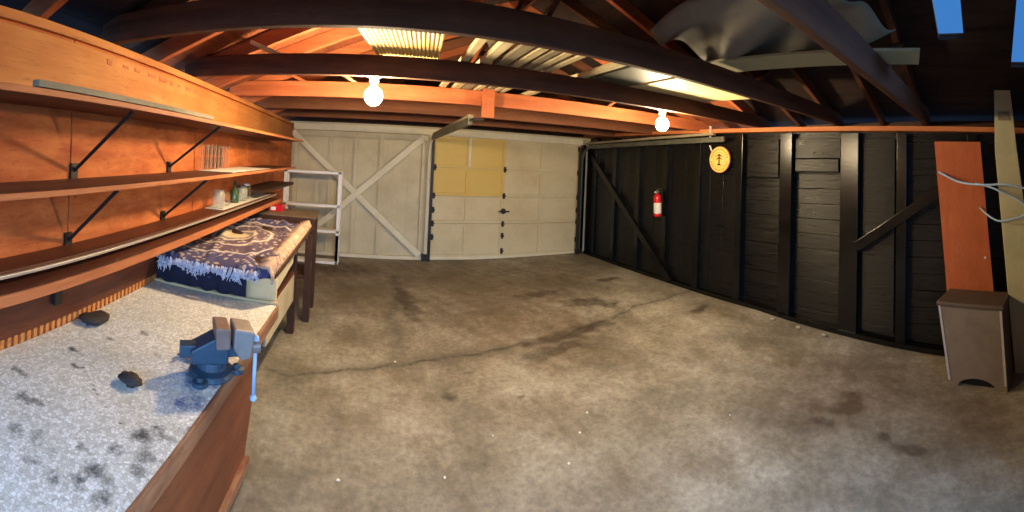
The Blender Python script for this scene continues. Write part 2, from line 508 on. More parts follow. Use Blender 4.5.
# floor
def build_floor():
    xs = np.arange(-1.42, 3.76, .025)
    ys = np.arange(-1.2, 6.02, .025)
    X, Y = np.meshgrid(xs, ys)
    Z = floor_h(X, Y)
    nx, ny = len(xs), len(ys)
    vs = np.stack([X, Y, Z], -1).reshape(-1, 3)
    idx = np.arange(nx * ny).reshape(ny, nx)
    fs = np.stack([idx[:-1, :-1], idx[:-1, 1:], idx[1:, 1:], idx[1:, :-1]], -1).reshape(-1, 4)
    me = bpy.data.meshes.new('floor')
    me.from_pydata(vs.tolist(), [], fs.tolist())
    me.polygons.foreach_set('use_smooth', [True] * len(me.polygons))
    px, py = X.ravel(), Y.ravel()

    def seg_dist(pts):
        d = np.full(px.shape, 9.0)
        for (ax, ay), (bx, by) in zip(pts, pts[1:]):
            ux, uy = bx - ax, by - ay
            t = np.clip(((px - ax) * ux + (py - ay) * uy) / (ux * ux + uy * uy), 0, 1)
            d = np.minimum(d, np.hypot(px - ax - t * ux, py - ay - t * uy))
        return d
    wob = .02 * np.sin(px * 9) + .012 * np.sin(px * 23 + 1)
    py0 = py
    py = py + wob
    d = seg_dist([(-.65, 2.6), (-.44, 2.616), (-.14, 2.71), (.18, 2.85), (.48, 2.88), (.81, 2.98), (1.24, 3.01), (1.62, 3.03), (2.1, 3.12), (2.68, 3.24), (3.5, 3.21)])
    crack = np.maximum(np.clip(1 - d / .03, 0, 1), np.clip(1 - d / .12, 0, 1) * .45)
    d2 = seg_dist([(.18, 2.86), (.28, 3.3), (.2, 3.7), (.32, 4.2), (.3, 5.0)])
    crack = np.maximum(crack, np.clip(1 - d2 / .10, 0, 1) * .5)
    py = py0

    def blob(x, y, rx, ry, rot=0.0):
        c, s = math.cos(rot), math.sin(rot)
        u, v = (px - x) * c + (py - y) * s, -(px - x) * s + (py - y) * c
        q = np.sqrt((u / rx) ** 2 + (v / ry) ** 2) + .18 * np.sin(u * 31 + v * 17) + .12 * np.sin(v * 43 - u * 11)
        return np.clip(1.25 - q, 0, 1)
    stain = np.zeros_like(px)
    for a in ((2.25, 3.62, .28, .13, -.5), (2.43, 3.45, .12, .10), (3.05, 2.74, .16, .06, .2), (2.22, .44, .05, .14), (2.28, .62, .05, .05), (2.25, 1.0, .05, .10, .3),
              (1.75, 3.05, .5, .09, .1), (1.5, 2.85, .35, .10, .2), (.40, 4.1, .10, .5, .1), (.55, 2.45, .05, .05), (.99, 2.35, .03, .02), (.73, 2.70, .03, .02), (2.5, .9, .2, .1),
              (-.45, 5.2, .5, .3), (1.9, 4.1, .3, .1), (2.9, 4.2, .2, .08)):
        stain = np.maximum(stain, np.clip(blob(*a) * 1.3, 0, .85))
    brown = np.zeros_like(px)
    for a in ((.4, 4.9, 1.6, .9), (2.0, 4.6, 1.0, .7), (2.7, .9, .7, .9), (2.6, .2, .6, .5), (1.4, 3.4, .7, .6), (-.2, 4.2, .5, .5), (1.4, 4.2, 1.1, .8)):
        brown = np.maximum(brown, np.clip(blob(*a), 0, 1) * .55)
    for nme, arr in (('stain', stain), ('brown', brown), ('crack', crack)):
        at = me.attributes.new(nme, 'FLOAT', 'POINT')
        at.data.foreach_set('value', arr.astype(np.float32))
    me.materials.append(M['floor'])
    o = bpy.data.objects.new('floor', me)
    COL.objects.link(o)
    o['kind'] = 'structure'
    return o
build_floor()
drive = MB().box(-9, 11, -16, -1.19, -.22, -.10).build('floor_outside', M['floor'])  # ground outside, out of view, added to block light from below
drive['kind'] = 'structure'

def struct(o):
    o['kind'] = 'structure'
    return o

# left wall: flat orange boards, wide pale band above, dark seams, ribbed edging at the bench
YN = -.45
def wall_strip(mb, y0, y1, z0, z1, out0, out1):
    mb.hexa([(wx(y0) + out0, y0), (wx(y0) + out1, y0), (wx(y1) + out1, y1), (wx(y1) + out0, y1)], z0, z1)
wl = MB()
seams = [YN, 1.16, 2.37, 3.58, 4.79, YF]
for a, b in zip(seams, seams[1:]):
    wall_strip(wl, a + .003, b - .003, 0, 1.93, -.06, 0)
wall_left = struct(wl.build('wall_left', M['orange_board'], bevel=.003))
m = MB(); wall_strip(m, YN, YF, 0, 1.93, -.09, -.055); m.build('backing', M['dark_wood'], wall_left)
m = MB(); wall_strip(m, YN, YF, 1.70, 1.915, 0, .016); m.build('band_board', M['band'], wall_left, bevel=.004)
m = MB()
for k in range(9):
    y = 1.35 + k * .115 + .03 * rnd.random()
    wall_strip(m, y, y + .03 + .06 * rnd.random(), 1.872 - .012 * rnd.random(), 1.893 - .01 * rnd.random(), .012, .019)
m.build('splinter', M['plate'], wall_left, bevel=.004)
m = MB(); wall_strip(m, YN, 1.9, .78, 1.01, .0, .022); m.build('lower_board', M['ledge'], wall_left, bevel=.003)
m = MB(); wall_strip(m, YN, 1.88, .745, .79, .0, .012)
for k in range(46):
    y = .42 + k * .032
    wall_strip(m, y, y + .017, .748, .786, .01, .024)
m.build('ribbed_edging', M['band'], wall_left)
m = MB(); wall_strip(m, YN, YF, 1.93, 1.968, -.09, .02); trim = struct(m.build('trim_1', M['band'], bevel=.004))

# far wall: cream boards, studs, an X of braces, and the opening for the garage door
m = MB().box(-1.42, .87, YF, YF + .06, 0, 2.0).box(.87, 3.40, YF, YF + .06, 1.90, 2.0).box(3.40, 3.75, YF, YF + .06, 0, 2.0)
wall_far = struct(m.build('wall_far', M['white_wall']))
for x, w in ((-.67, .045), (-.29, .06), (.09, .06), (-1.2, .07), (.72, .05)):
    MB().box(x - w / 2, x + w / 2, YF - .05, YF, .05, 1.86).build('stud', M['white_wall'], wall_far, bevel=.003)
MB().box(-1.27, .80, YF - .045, YF, 1.78, 1.86).build('rail', M['white_wall'], wall_far, bevel=.003)
MB().box(-1.27, .86, YF - .06, YF, .0, .05).build('bottom_plate', M['white_trim'], wall_far, bevel=.003)
MB().bar((-1.26, YF - .07, 1.84), (.72, YF - .07, .07), .09, .03, (0, 1, 0)).build('brace', M['white_trim'], wall_far, bevel=.003)
MB().bar((.72, YF - .085, 1.84), (-1.22, YF - .085, .07), .09, .03, (0, 1, 0)).build('brace', M['white_trim'], wall_far, bevel=.003)
# plain battens between the studs read as board joints
for x in (-.48, .28, .5):
    MB().box(x - .004, x + .004, YF - .006, YF, .05, 1.78).build('board_joint', M['cream_wood'], wall_far)
g = MB().prism([(-1.42, YF, 2.0), (3.75, YF, 2.0), (XM, YF, 3.0)], (0, .06, 0)).build('gable', M['dark_wood'], wall_far)
MB().box(-1.24, 3.38, YF - .10, YF - .02, 1.87, 1.965).build('header', M['white_trim'], wall_far, bevel=.004)
# corner where the header passes over the door
MB().box(.80, .865, YF - .11, YF, 0, 1.87).build('door_post', M['white_trim'], wall_far, bevel=.003)
MB().box(3.385, 3.44, YF - .11, YF, 0, 1.87).build('door_post', M['black_stud'], wall_far, bevel=.003)

# sectional garage door
door = struct(MB().box(.87, 3.39, YF + .005, YF + .035, .0, 1.90).build('door_1', M['door']))
DX0, DX1 = .872, 3.388
rows = [.03, .55, .97, 1.40, 1.88]
colsx = [DX0, 1.44, 2.02, 2.68, DX1]
rl, ye = MB(), MB()
for i in range(4):
    for j in range(4):
        t = ye if (i >= 2 and j < 2) else rl
        x0, x1, z0, z1 = colsx[j], colsx[j + 1], rows[i], rows[i + 1]
        e = .045
        t.box(x0, x1, YF - .02, YF + .01, z0 + .003, z0 + e).box(x0, x1, YF - .02, YF + .01, z1 - e, z1 - .003)
        t.box(x0, x0 + e, YF - .02, YF + .01, z0 + e, z1 - e).box(x1 - e, x1, YF - .02, YF + .01, z0 + e, z1 - e)
        t.box(x0 + e, x1 - e, YF - .004, YF + .01, z0 + e, z1 - e)
rl.build('panel_frame', M['door'], door, bevel=.002)
ye.build('yellowed_panel', M['door_yellow'], door, bevel=.002, label='yellowed upper panels of the door')
MB().box(1.44 - .02, 1.44 + .02, YF - .034, YF - .018, 1.42, 1.87).build('stile', M['white_trim'], door, bevel=.002)
MB().box(DX0, DX1, YF - .03, YF, .0, .045).build('bottom_rail', M['white_trim'], door, bevel=.002)
for x, zz in ((.905, (.34, .545, .75, .965, 1.395)), (2.02, (.12, .36, .545, .985, 1.40)), (3.35, (.25, .55, .75, .97, 1.39, 1.80))):
    for z in zz:
        hb = MB().box(x - .018, x + .018, YF - .032, YF - .018, z - .045, z + .045)
        hb.tube([(x - .028, YF - .036, z), (x + .028, YF - .036, z)], .012, 8)
        hb.build('hinge', M['dark_steel'], door)
h = MB().lathe([(.045, 0), (.045, .012), (.02, .02), (.015, .05)], (2.02, YF - .022, .745), 16, (0, -1, 0)).bar((1.93, YF - .07, .745), (2.11, YF - .07, .745), .022, .022)
h.build('handle', M['dark_steel'], door, bevel=.002)

# right wall: black planks, studs, braces, blocked-in frame and raw top plate
m = MB()
ply = 0.0
k = 0
NZ = 14
for k in range(NZ):
    z0, z1 = -.15 + k * .15, -.15 + (k + 1) * .15 - .004
    m.box(XR - .004 * (k % 2), XR + .04, YN, YF, z0, z1)
wall_right = struct(m.build('wall_right', M['black'], bevel=.003))
MB().box(XR + .03, XR + .07, YN, YF, -.2, 2.0).build('backing', M['dark_wood'], wall_right)
def rbox(y0, y1, z0, z1, x0=XS, x1=XR, mat='black_stud', name='stud'):
    return MB().box(x0, x1, y0, y1, z0, z1).build(name, M[mat], wall_right, bevel=.004)
for y0, y1 in ((5.45, 5.56), (4.88, 4.97), (4.30, 4.39), (3.73, 3.82), (3.15, 3.24), (2.53, 2.62), (1.91, 2.05), (1.20, 1.38), (.74, .83), (.10, .19)):
    b = float(floor_h(3.5, (y0 + y1) / 2)) - .02
    rbox(y0, y1, b, plate_top((y0 + y1) / 2) - .06)
# vertical boards beyond the sign
for i in range(16):
    y0 = 2.62 + i * .2
    rbox(y0 + .004, min(y0 + .196, 5.8), .04, 1.86, XS + .045, XR, 'black', 'board')
rbox(1.40, 1.90, 1.655, 1.85, XS + .05, XR, 'black', 'infill_board')
rbox(1.42, 1.90, 1.52, 1.645, XS + .05, XR, 'black', 'infill_board')
rbox(.86, 1.17, .05, 1.84, XS + .06, XR, 'black', 'infill_board')
rbox(2.10, 2.50, 1.45, 1.86, XS + .055, XR, 'black', 'infill_board')
MB().bar((XS - .012, 5.62, 1.70), (XS - .012, 3.60, .09), .09, .024, (1, 0, 0)).build('brace', M['black_stud'], wall_right, bevel=.003)
MB().bar((XS - .012, 1.20, .83), (XS - .012, .30, 1.45), .09, .024, (1, 0, 0)).build('brace', M['black_stud'], wall_right, bevel=.003)
# bottom plate follows the heaved slab
bp = MB()
ys = np.linspace(YN, YF - .12, 14)
for a, b in zip(ys, ys[1:]):
    za, zb = float(floor_h(3.45, a)), float(floor_h(3.45, b))
    bp.add([(XS - .01, a, za - .03), (XR, a, za - .03), (XR, b, zb - .03), (XS - .01, b, zb - .03), (XS - .01, a, za + .045), (XR, a, za + .045), (XR, b, zb + .045), (XS - .01, b, zb + .045)],
           [(0, 3, 2, 1), (4, 5, 6, 7), (0, 1, 5, 4), (1, 2, 6, 5), (2, 3, 7, 6), (3, 0, 4, 7)])
bp.build('bottom_plate', M['black_stud'], wall_right)
tp = MB()
a, b = YN, YF - .02
tp.add([(XS - .03, a, plate_top(a) - .045), (XR + .06, a, plate_top(a) - .045), (XR + .06, b, plate_top(b) - .045), (XS - .03, b, plate_top(b) - .045),
        (XS - .03, a, plate_top(a)), (XR + .06, a, plate_top(a)), (XR + .06, b, plate_top(b)), (XS - .03, b, plate_top(b))],
       [(0, 3, 2, 1), (4, 5, 6, 7), (0, 1, 5, 4), (1, 2, 6, 5), (2, 3, 7, 6), (3, 0, 4, 7)])
struct(tp.build('trim_2', M['plate'], bevel=.004))

# open end behind the camera: unseen gable boards and wide right return, shaped to block daylight; narrow left return
m = MB().prism([(-1.42, YN - .08, 2.0), (3.75, YN - .08, 2.0), (XM, YN - .08, 3.05)], (0, .06, 0))
m.box(-1.42, -1.12, YN - .08, YN - .02, 0, 2.0)
m.box(1.75, 3.75, YN - .08, YN - .02, -.15, 2.0)
struct(m.build('wall_near', M['dark_wood']))

# roof slopes of boards running along the building: boards near the open end and ridge coloured dark for shade, lit orange ones
# farther in; the right slope has two gaps near the open end where the sky shows
GAP_X, GAP_Y = (2.0, 2.60), (.165, .335)
GAP2_X, GAP2_Y = (2.0, 2.9), (-.38, -.17)
def roof(side):
    old, new, felt = MB(), MB(), MB()  # old takes the boards coloured for shade, new the lit orange ones
    n = 13
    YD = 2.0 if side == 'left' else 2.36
    L = XM + 1.42 if side == 'left' else 3.78 - XM
    edges = [(-1.42 + L * k / n) if side == 'left' else (3.78 - L * k / n) for k in range(n + 1)]
    if side == 'right':
        edges = sorted(set(edges + [GAP_X[0], GAP_X[1], GAP2_X[1]]), reverse=True)
    for x0, x1 in zip(edges, edges[1:]):
        za, zb = roof_z(x0), roof_z(x1)
        xm = (x0 + x1) / 2
        cuts = []
        if side == 'right':
            if GAP2_X[0] < xm < GAP2_X[1]:
                cuts.append(GAP2_Y)
            if GAP_X[0] < xm < GAP_X[1]:
                cuts.append(GAP_Y)
        ys_ = [YN - .1] + [c for q in cuts for c in q] + [YD]
        g = .002 if side == 'left' else -.002
        for ya, yb in zip(ys_[::2], ys_[1::2]):
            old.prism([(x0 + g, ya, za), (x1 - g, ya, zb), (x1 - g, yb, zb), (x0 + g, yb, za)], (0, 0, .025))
            felt.prism([(x0, ya, za + .03), (x1, ya, zb + .03), (x1, yb, zb + .03), (x0, yb, za + .03)], (0, 0, .012))
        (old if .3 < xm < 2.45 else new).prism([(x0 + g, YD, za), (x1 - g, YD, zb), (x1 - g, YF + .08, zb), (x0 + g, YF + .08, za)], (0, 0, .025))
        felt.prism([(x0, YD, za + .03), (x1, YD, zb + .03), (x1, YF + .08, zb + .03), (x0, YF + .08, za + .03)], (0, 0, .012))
    o = struct(old.build('ceiling_' + side, M['roof_shaded']))
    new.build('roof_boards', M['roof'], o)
    felt.build('roofing_felt', M['dark_wood'], o)
    return o
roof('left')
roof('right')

# ------------------------------------------------------------------ trusses (tie beam, two rafters, struts)
TB0, TB1 = 1.975, 2.10
truss_y = [.56, 1.43, 2.30, 3.17, 4.04, 4.91]
truss_lab = ['dark roof truss crossing the upper right corner overhead, first from the open end',
             'big dark roof truss crossing the whole picture above both bulbs, second from the open end',
             'dark roof truss directly in front of the two bulbs',
             'orange lit roof truss just behind the two bulbs',
             'brown roof truss second behind the bulbs, seen below the orange one',
             'brown roof truss closest to the white header over the garage door']
for i, y in enumerate(truss_y):
    t = thing('roof_truss', truss_lab[i], 'roof truss', (XM, y, TB0), 'roof trusses')
    bm = M['beam'] if i < 3 else M['beam_orange'] if i == 3 else M['beam_brown']  # trusses seen against the bulbs take the fir coloured for shade
    MB().box(wx(y) - .06, 3.62, y - .02, y + .02, TB0 if i else TB0 - .02, TB1).build('tie_beam', bm, t, bevel=.004)
    for sgn in (-1, 1):
        xe = -1.35 if sgn < 0 else 3.70
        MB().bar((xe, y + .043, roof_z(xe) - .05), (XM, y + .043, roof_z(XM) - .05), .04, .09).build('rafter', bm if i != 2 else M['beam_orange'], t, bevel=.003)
    for xb, xt in ((-.46, -.80), (.62, XM - .15), (2.05, 2.55)):
        MB().bar((xb, y + .034, TB0 + .06), (xt, y + .034, roof_z(xt) - .03), .024, .055, (0, 1, 0)).build('strut', M['lumber_pale'] if xb < 0 and i == 2 else bm, t, bevel=.003)
    if i == 3:
        MB().bar((-.12, y + .034, TB0 + .08), (-.50, y + .034, roof_z(-.50) - .03), .024, .07, (0, 1, 0)).build('strut', M['lumber_pale'], t, bevel=.003)
mid_lab = ['rafter pair between the first and second trusses, near the sky gap', 'rafter pair between the dark truss overhead and the truss before the bulbs',
           'rafter pair right above the two bulbs', 'rafter pair between the two trusses behind the bulbs', 'rafter pair above the garage door end']
for i in range(5):
    y = truss_y[i] + .435
    t = thing('rafter_pair', mid_lab[i], 'rafters', (XM, y, 2.0), 'rafters between trusses')
    for sgn in (-1, 1):
        xe = -1.35 if sgn < 0 else 3.70
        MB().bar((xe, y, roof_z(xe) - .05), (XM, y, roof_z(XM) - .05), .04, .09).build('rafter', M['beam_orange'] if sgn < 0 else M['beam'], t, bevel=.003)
struct(MB().box(XM - .012, XM + .012, YN - .05, YF, roof_z(XM) - .13, roof_z(XM) - .002).build('trim_3', M['beam']))

# ------------------------------------------------------------------ bulbs behind the third truss
def bulb(x, label):
    y = 2.44
    t = thing('light_bulb', label, 'light bulb', (x, y, 1.90), 'bare bulbs')
    MB().ball((x, y, 1.882), .056, (1, 1, 1.08), 20, 14).build('glass_globe', M['bulb'], t, smooth=True)
    s = MB().lathe([(.016, -.005), (.02, 0), (.024, .03), (.03, .035), (.03, .06), (.045, .065), (.045, .085)], (x, y, 1.935), 18)
    s.build('socket', M['porcelain'], t, smooth=False)
    MB().bar((x, y + .03, 2.03), (x, 2.325, 2.03), .07, .022).build('mounting_block', M['beam'], t, bevel=.003)
bulb(-.03, 'glowing bare bulb above the white braced wall')
bulb(2.19, 'glowing bare bulb nearest the black wall')

# ------------------------------------------------------------------ shelves on the left wall
def shelf(name, label, xf, z, th, y0, y1, mat, edge=None, edge_h=None, brackets=(), foot_z=None, lip=None):
    t = thing(name, label, 'shelf', (xf, y0, z), 'long shelves on the orange wall')
    MB().hexa([(wx(y0) + .004, y0), (xf - .012, y0), (xf - .012, y1), (wx(y1) + .004, y1)], z, z + th).build('board', M[mat], t, bevel=.002)
    MB().box(xf - .012, xf, y0, y1, z - .004, z + (edge_h or th) + .002).build('front_edge', M[edge or 'shelf_edge'], t, bevel=.002)
    for y in brackets:
        b = MB()
        b.bar((wx(y) + .012, y, foot_z), (xf - .03, y, z - .008), .014, .005, (0, 1, 0))
        b.bar((wx(y) + .012, y, foot_z), (xf - .03, y, z - .008), .005, .014, (0, 1, 0))
        b.box(wx(y), wx(y) + .012, y - .02, y + .02, foot_z - .04, foot_z + .03)
        b.build('bracket', M['dark_steel'], t)
    return t
shelf('wall_shelf', 'topmost long brown shelf on the orange wall, held by metal struts', -.82, 1.637, .013, -.3, 4.35, 'shelf', brackets=(1.175, 2.0), foot_z=1.39)
shelf('wall_shelf', 'long brown shelf in the middle of the orange wall, carrying the small glasses', -.86, 1.342, .013, -.3, 4.2, 'shelf', brackets=(1.155, 1.95), foot_z=1.10)
t = shelf('wall_ledge', 'dark wooden ledge with a bright metal edge, below the two bracketed shelves', -1.0, 1.062, .018, -.3, 3.95, 'ledge', edge='bright_edge', edge_h=.006)
t = shelf('wall_ledge', 'reddish brown lowest ledge with orange edge, over the workbench', -.94, 1.00, .03, -.3, 3.9, 'ledge')
for y, zl in ((1.07, .86), (2.3, .94)):
    MB().box(wx(y) + .022, wx(y) + .05, y - .02, y + .02, zl, .998).build('cleat', M['dark_steel'], t, bevel=.002)
t = tag(MB().hexa([(wx(3.3), 3.3), (-.97, 3.3), (-.95, 4.55), (wx(4.55), 4.55)], 1.13, 1.16).build('short_shelf', M['dark_wood'], bevel=.003), 'short dark board shelf at the far corner, beside the white wall', 'shelf')
t = tag(MB().bar((-.84, .70, 1.666), (-.835, 1.85, 1.664), .028, .02).build('wooden_lath', M['lumber_grey'], bevel=.002), 'long thin grey lath lying along the topmost shelf edge', 'lath')

# glasses in two tiers, jars, bottle, paper
def glass_mesh():
    return [(.022, 0), (.026, .004), (.030, .07), (.031, .085), (.029, .085), (.026, .012), (.002, .010)]
rows_g = []
for tier in range(2):
    for k in range(7):
        y = 2.38 + k * .075
        x = -1.115 - .004 * k
        if tier == 0 and k == 0:
            g0 = MB().lathe(glass_mesh(), (0, 0, 0), 14)
            o = g0.build('drinking_glass', M['glass'], smooth=True)
            gm = o
        else:
            o = gm.copy()
            COL.objects.link(o)
        o.location = (x, y, 1.3585 + tier * .0865)
        tag(o, ('small clear glass in the bottom row on the middle shelf' if tier == 0 else 'small clear glass in the upper row, stacked on other glasses'), 'glass', 'glasses on the middle shelf' if tier == 0 else 'glasses stacked on top')
tag(MB().hexa([(-1.16, 2.52), (-1.02, 2.52), (-1.015, 3.75), (-1.19, 3.75)], 1.081, 1.084).build('shelf_paper', M['paper']), 'white sheet of paper lining the metal-edged ledge under the jars', 'paper')
tag(MB().hexa([(-1.14, 2.34), (-.90, 2.36), (-.90, 3.3), (-1.19, 3.3)], 1.3575, 1.3590).build('shelf_paper', M['paper']), 'white paper lying beside the rows of glasses on the middle shelf', 'paper')
for o in [o for o in bpy.data.objects if o.name.startswith('drinking_glass')]:
    o.location.z += .003
def jar(x, y, r, h, mat, label, lid=None):
    t = thing('glass_jar', label, 'jar', (x, y, 1.085))
    MB().lathe([(r * .9, 0), (r, .006), (r, h * .8), (r * .78, h * .88), (r * .78, h), (r * .7, h), (r * .7, h * .87), (r * .9, h * .78), (r * .9, .012), (.002, .01)], (x, y, 1.085), 18).build('body', M[mat], t, smooth=True)
    if lid:
        MB().lathe([(r * .84, h * .9), (r * .84, h * 1.02), (r * .8, h * 1.03)], (x, y, 1.085), 18).build('lid', M[lid], t)
jar(-1.08, 2.58, .045, .13, 'glass_milky', 'tall cloudy glass jar at the near end of the white paper')
jar(-1.10, 2.75, .04, .10, 'glass', 'low clear jar between the cloudy jar and the dark green bottle')
t = thing('bottle', 'dark green glass bottle among the jars on the ledge', 'bottle', (-1.09, 2.93, 1.085))
MB().lathe([(.034, 0), (.036, .006), (.036, .09), (.014, .12), (.013, .15), (.016, .15), (.016, .158), (.002, .158)], (-1.09, 2.93, 1.085), 18).build('body', M['glass_green'], t, smooth=True)
MB().lathe([(.011, .155), (.011, .175), (.009, .176)], (-1.09, 2.93, 1.085), 12).build('cap', M['black_plastic'], t)
jar(-1.09, 3.10, .05, .12, 'glass_milky', 'wide cloudy jar just beyond the dark green bottle', 'steel')
jar(-1.10, 3.23, .045, .13, 'glass', 'clear jar farthest along the white paper', 'bright_edge')

# ------------------------------------------------------------------ workbench
def bench():
    t = thing('workbench', 'long workbench with speckled linoleum top and brown front panel', 'workbench', (-.8, .7, 0))
    y0, y1, xf = YN + .05, 1.855, -.44
    xs = np.linspace(0, 1, 66)
    ys = np.arange(y0, y1 + .001, .0125)
    pts, st, bl = [], [], []
    for y in ys:
        xa = wx(y) + .026
        for s in xs:
            pts.append((xa + (xf - xa) * s, y, .752))
    P = np.array(pts)
    px, py = P[:, 0], P[:, 1]
    stain, blue = np.zeros(len(P)), np.zeros(len(P))
    def blob(x, y, rx, ry, rot=0.0):
        c, s = math.cos(rot), math.sin(rot)
        u, v = (px - x) * c + (py - y) * s, -(px - x) * s + (py - y) * c
        q = np.sqrt((u / rx) ** 2 + (v / ry) ** 2) + .2 * np.sin(u * 90 + v * 50) + .15 * np.sin(v * 120 - u * 40)
        return np.clip(.47 - .17 * q, 0, .40)
    for a in ((-.525, .84, .045, .03), (-.55, .764, .03, .03), (-.487, .875, .04, .03), (-.546, .677, .05, .03), (-.477, .746, .03, .03), (-.494, .64, .035, .03), (-.71, .644, .05, .02),
              (-.754, .614, .04, .02), (-.622, .705, .02, .012), (-.563, .635, .03, .015), (-.483, .797, .035, .03), (-.568, .667, .03, .015), (-.69, .594, .05, .02), (-.43, .935, .02, .02),
              (-.60, .60, .05, .02), (-.85, .72, .06, .02, .4), (-.98, .78, .06, .015), (-.70, 1.20, .05, .02), (-.83, 1.30, .03, .015), (-.92, 1.18, .03, .015), (-.95, 1.02, .04, .012), (-.88, .95, .02, .01)):
        stain = np.maximum(stain, blob(*a))
    dl = np.abs(py - (.93 - .1 * np.sin((px + .8) * 6))) + np.where((px > -.86) & (px < -.6), 0, 1)
    stain = np.maximum(stain, np.clip(1 - dl / .012, 0, 1) * .5)
    for a in ((-.56, 1.20, .07, .10), (-.52, 1.13, .07, .06), (-.50, 1.02, .05, .05)):  # bluish shade around the vise, painted into the linoleum
        blue = np.maximum(blue, blob(*a))
    nx, ny = len(xs), len(ys)
    idx = np.arange(nx * ny).reshape(ny, nx)
    fs = np.stack([idx[:-1, :-1], idx[:-1, 1:], idx[1:, 1:], idx[1:, :-1]], -1).reshape(-1, 4)
    off = V(-.8, .7, 0)
    me = bpy.data.meshes.new('linoleum')
    me.from_pydata([tuple(V(*p) - off) for p in pts], [], fs.tolist())
    for nme, arr in (('stain', stain), ('blue', blue)):
        at = me.attributes.new(nme, 'FLOAT', 'POINT')
        at.data.foreach_set('value', arr.astype(np.float32))
    me.materials.append(M['lino'])
    o = bpy.data.objects.new('linoleum', me)
    COL.objects.link(o)
    o.parent = t
    MB().hexa([(wx(y0) + .026, y0), (xf - .004, y0), (xf - .004, y1), (wx(y1) + .026, y1)], .71, .7515).build('top_board', M['bench_front'], t)
    MB().box(xf - .004, xf + .008, y0, y1, .695, .7535).build('edge_strip', M['bench_edge'], t, bevel=.003)
    MB().hexa([(wx(y1) + .026, y1), (xf, y1), (xf, y1 + .012), (wx(y1) + .026, y1 + .012)], .715, .765).build('end_strip', M['cream_warm'], t, bevel=.002)
    MB().prism([(-.475, y0, .705), (-.475, 1.72, .705), (-.525, 1.70, .10), (-.525, y0, .10)], (-.02, 0, 0)).build('front_panel', M['bench_front'], t)
    MB().box(-.55, -.50, y0, 1.70, .06, .105).build('bottom_rail', M['bench_edge'], t, bevel=.003)
    MB().box(-.60, -.56, y0, 1.66, .0, .06).build('toe_board', M['dark_wood'], t)
    MB().prism([(-.49, 1.70, .705), (-1.1, 1.70, .705), (-1.1, 1.68, 0), (-.54, 1.68, 0)], (0, .025, 0)).build('end_panel', M['dark_wood'], t)
bench()

def crumple(name, c, r, sc, seed, mat, label, cat):
    o = MB().ball(c, r, sc, 16, 10, .28, seed).build(name, M[mat], smooth=True)
    tag(o, label, cat)
crumple('crumpled_rag', (-1.06, 1.245, .767), .05, (1.0, 1.3, .22), 3, 'rag', 'dark crumpled scrap near the ribbed edging at the back of the bench', 'rag')
crumple('crumpled_rag', (-.685, .995, .768), .034, (1.1, .8, .4), 5, 'rag', 'small dark brown lump in the middle of the linoleum top', 'lump')
crumple('crumpled_rag', (-.60, 1.235, .761), .03, (1.4, .7, .25), 9, 'vise_rust', 'flat greyish scrap lying beside the vise base', 'scrap')

# vise on the front corner of the bench
def vise():
    bx, by, z = -.50, 1.20, .753
    t = thing('bench_vise', 'blue and grey bench vise bolted to the corner of the workbench', 'vise', (bx, by, z))
    b = MB().lathe([(.075, 0), (.078, .006), (.07, .018), (.05, .026), (.045, .05)], (bx, by, z), 24)
    for a in range(3):
        q = a * 2.094 + .5
        b.lathe([(.026, 0), (.026, .014), (.012, .016), (.012, .026)], (bx + .085 * math.cos(q), by + .085 * math.sin(q), z), 12)
    b.build('swivel_base', M['vise_blue'], t, smooth=False, bevel=.002)
    d = V(.86, .51, 0)
    n = V(-.51, .86, 0)
    c = V(bx, by, z)
    def at(a, s, h):
        return c + d * a + n * s + V(0, 0, h)
    body = MB().prism([at(-.07, -.04, .045), at(.05, -.04, .045), at(.05, -.04, .12), at(.0, -.04, .13), at(-.075, -.04, .09)], n * .08)
    body.build('body', M['vise_blue'], t, bevel=.006)
    fj = MB().prism([at(.005, -.055, .10), at(.052, -.055, .10), at(.052, -.055, .168), at(-.0, -.055, .172)], n * .10)
    fj.build('fixed_jaw', M['vise_rust'], t, bevel=.006, label='rusty brown fixed jaw')
    mj = MB().prism([at(.062, -.055, .10), at(.09, -.055, .06), at(.125, -.055, .07), at(.132, -.055, .155), at(.062, -.055, .168)], n * .10)
    mj.build('moving_jaw', M['vise_grey'], t, bevel=.007)
    MB().prism([at(-.11, -.022, .06), at(.09, -.022, .06), at(.09, -.022, .10), at(-.11, -.022, .10)], n * .044).build('slide_bar', M['vise_blue'], t, bevel=.003)
    sc_ = MB().tube([at(.115, 0, .082), at(.155, 0, .082)], .012, 12)
    sc_.tube([at(.135, 0, .082), at(.162, 0, .082)], .022, 14)
    sc_.build('screw', M['vise_grey'], t)
    h = MB()
    hp = at(.148, 0, .075)
    h.tube([hp + V(0, 0, .03), hp - V(0, 0, .17)], .0065, 10)
    h.ball(hp + V(0, 0, .034), .012).ball(hp - V(0, 0, .172), .012)
    h.build('handle', M['cable'], t, smooth=True, label='pale steel handle hanging in front of the bench edge')
vise()

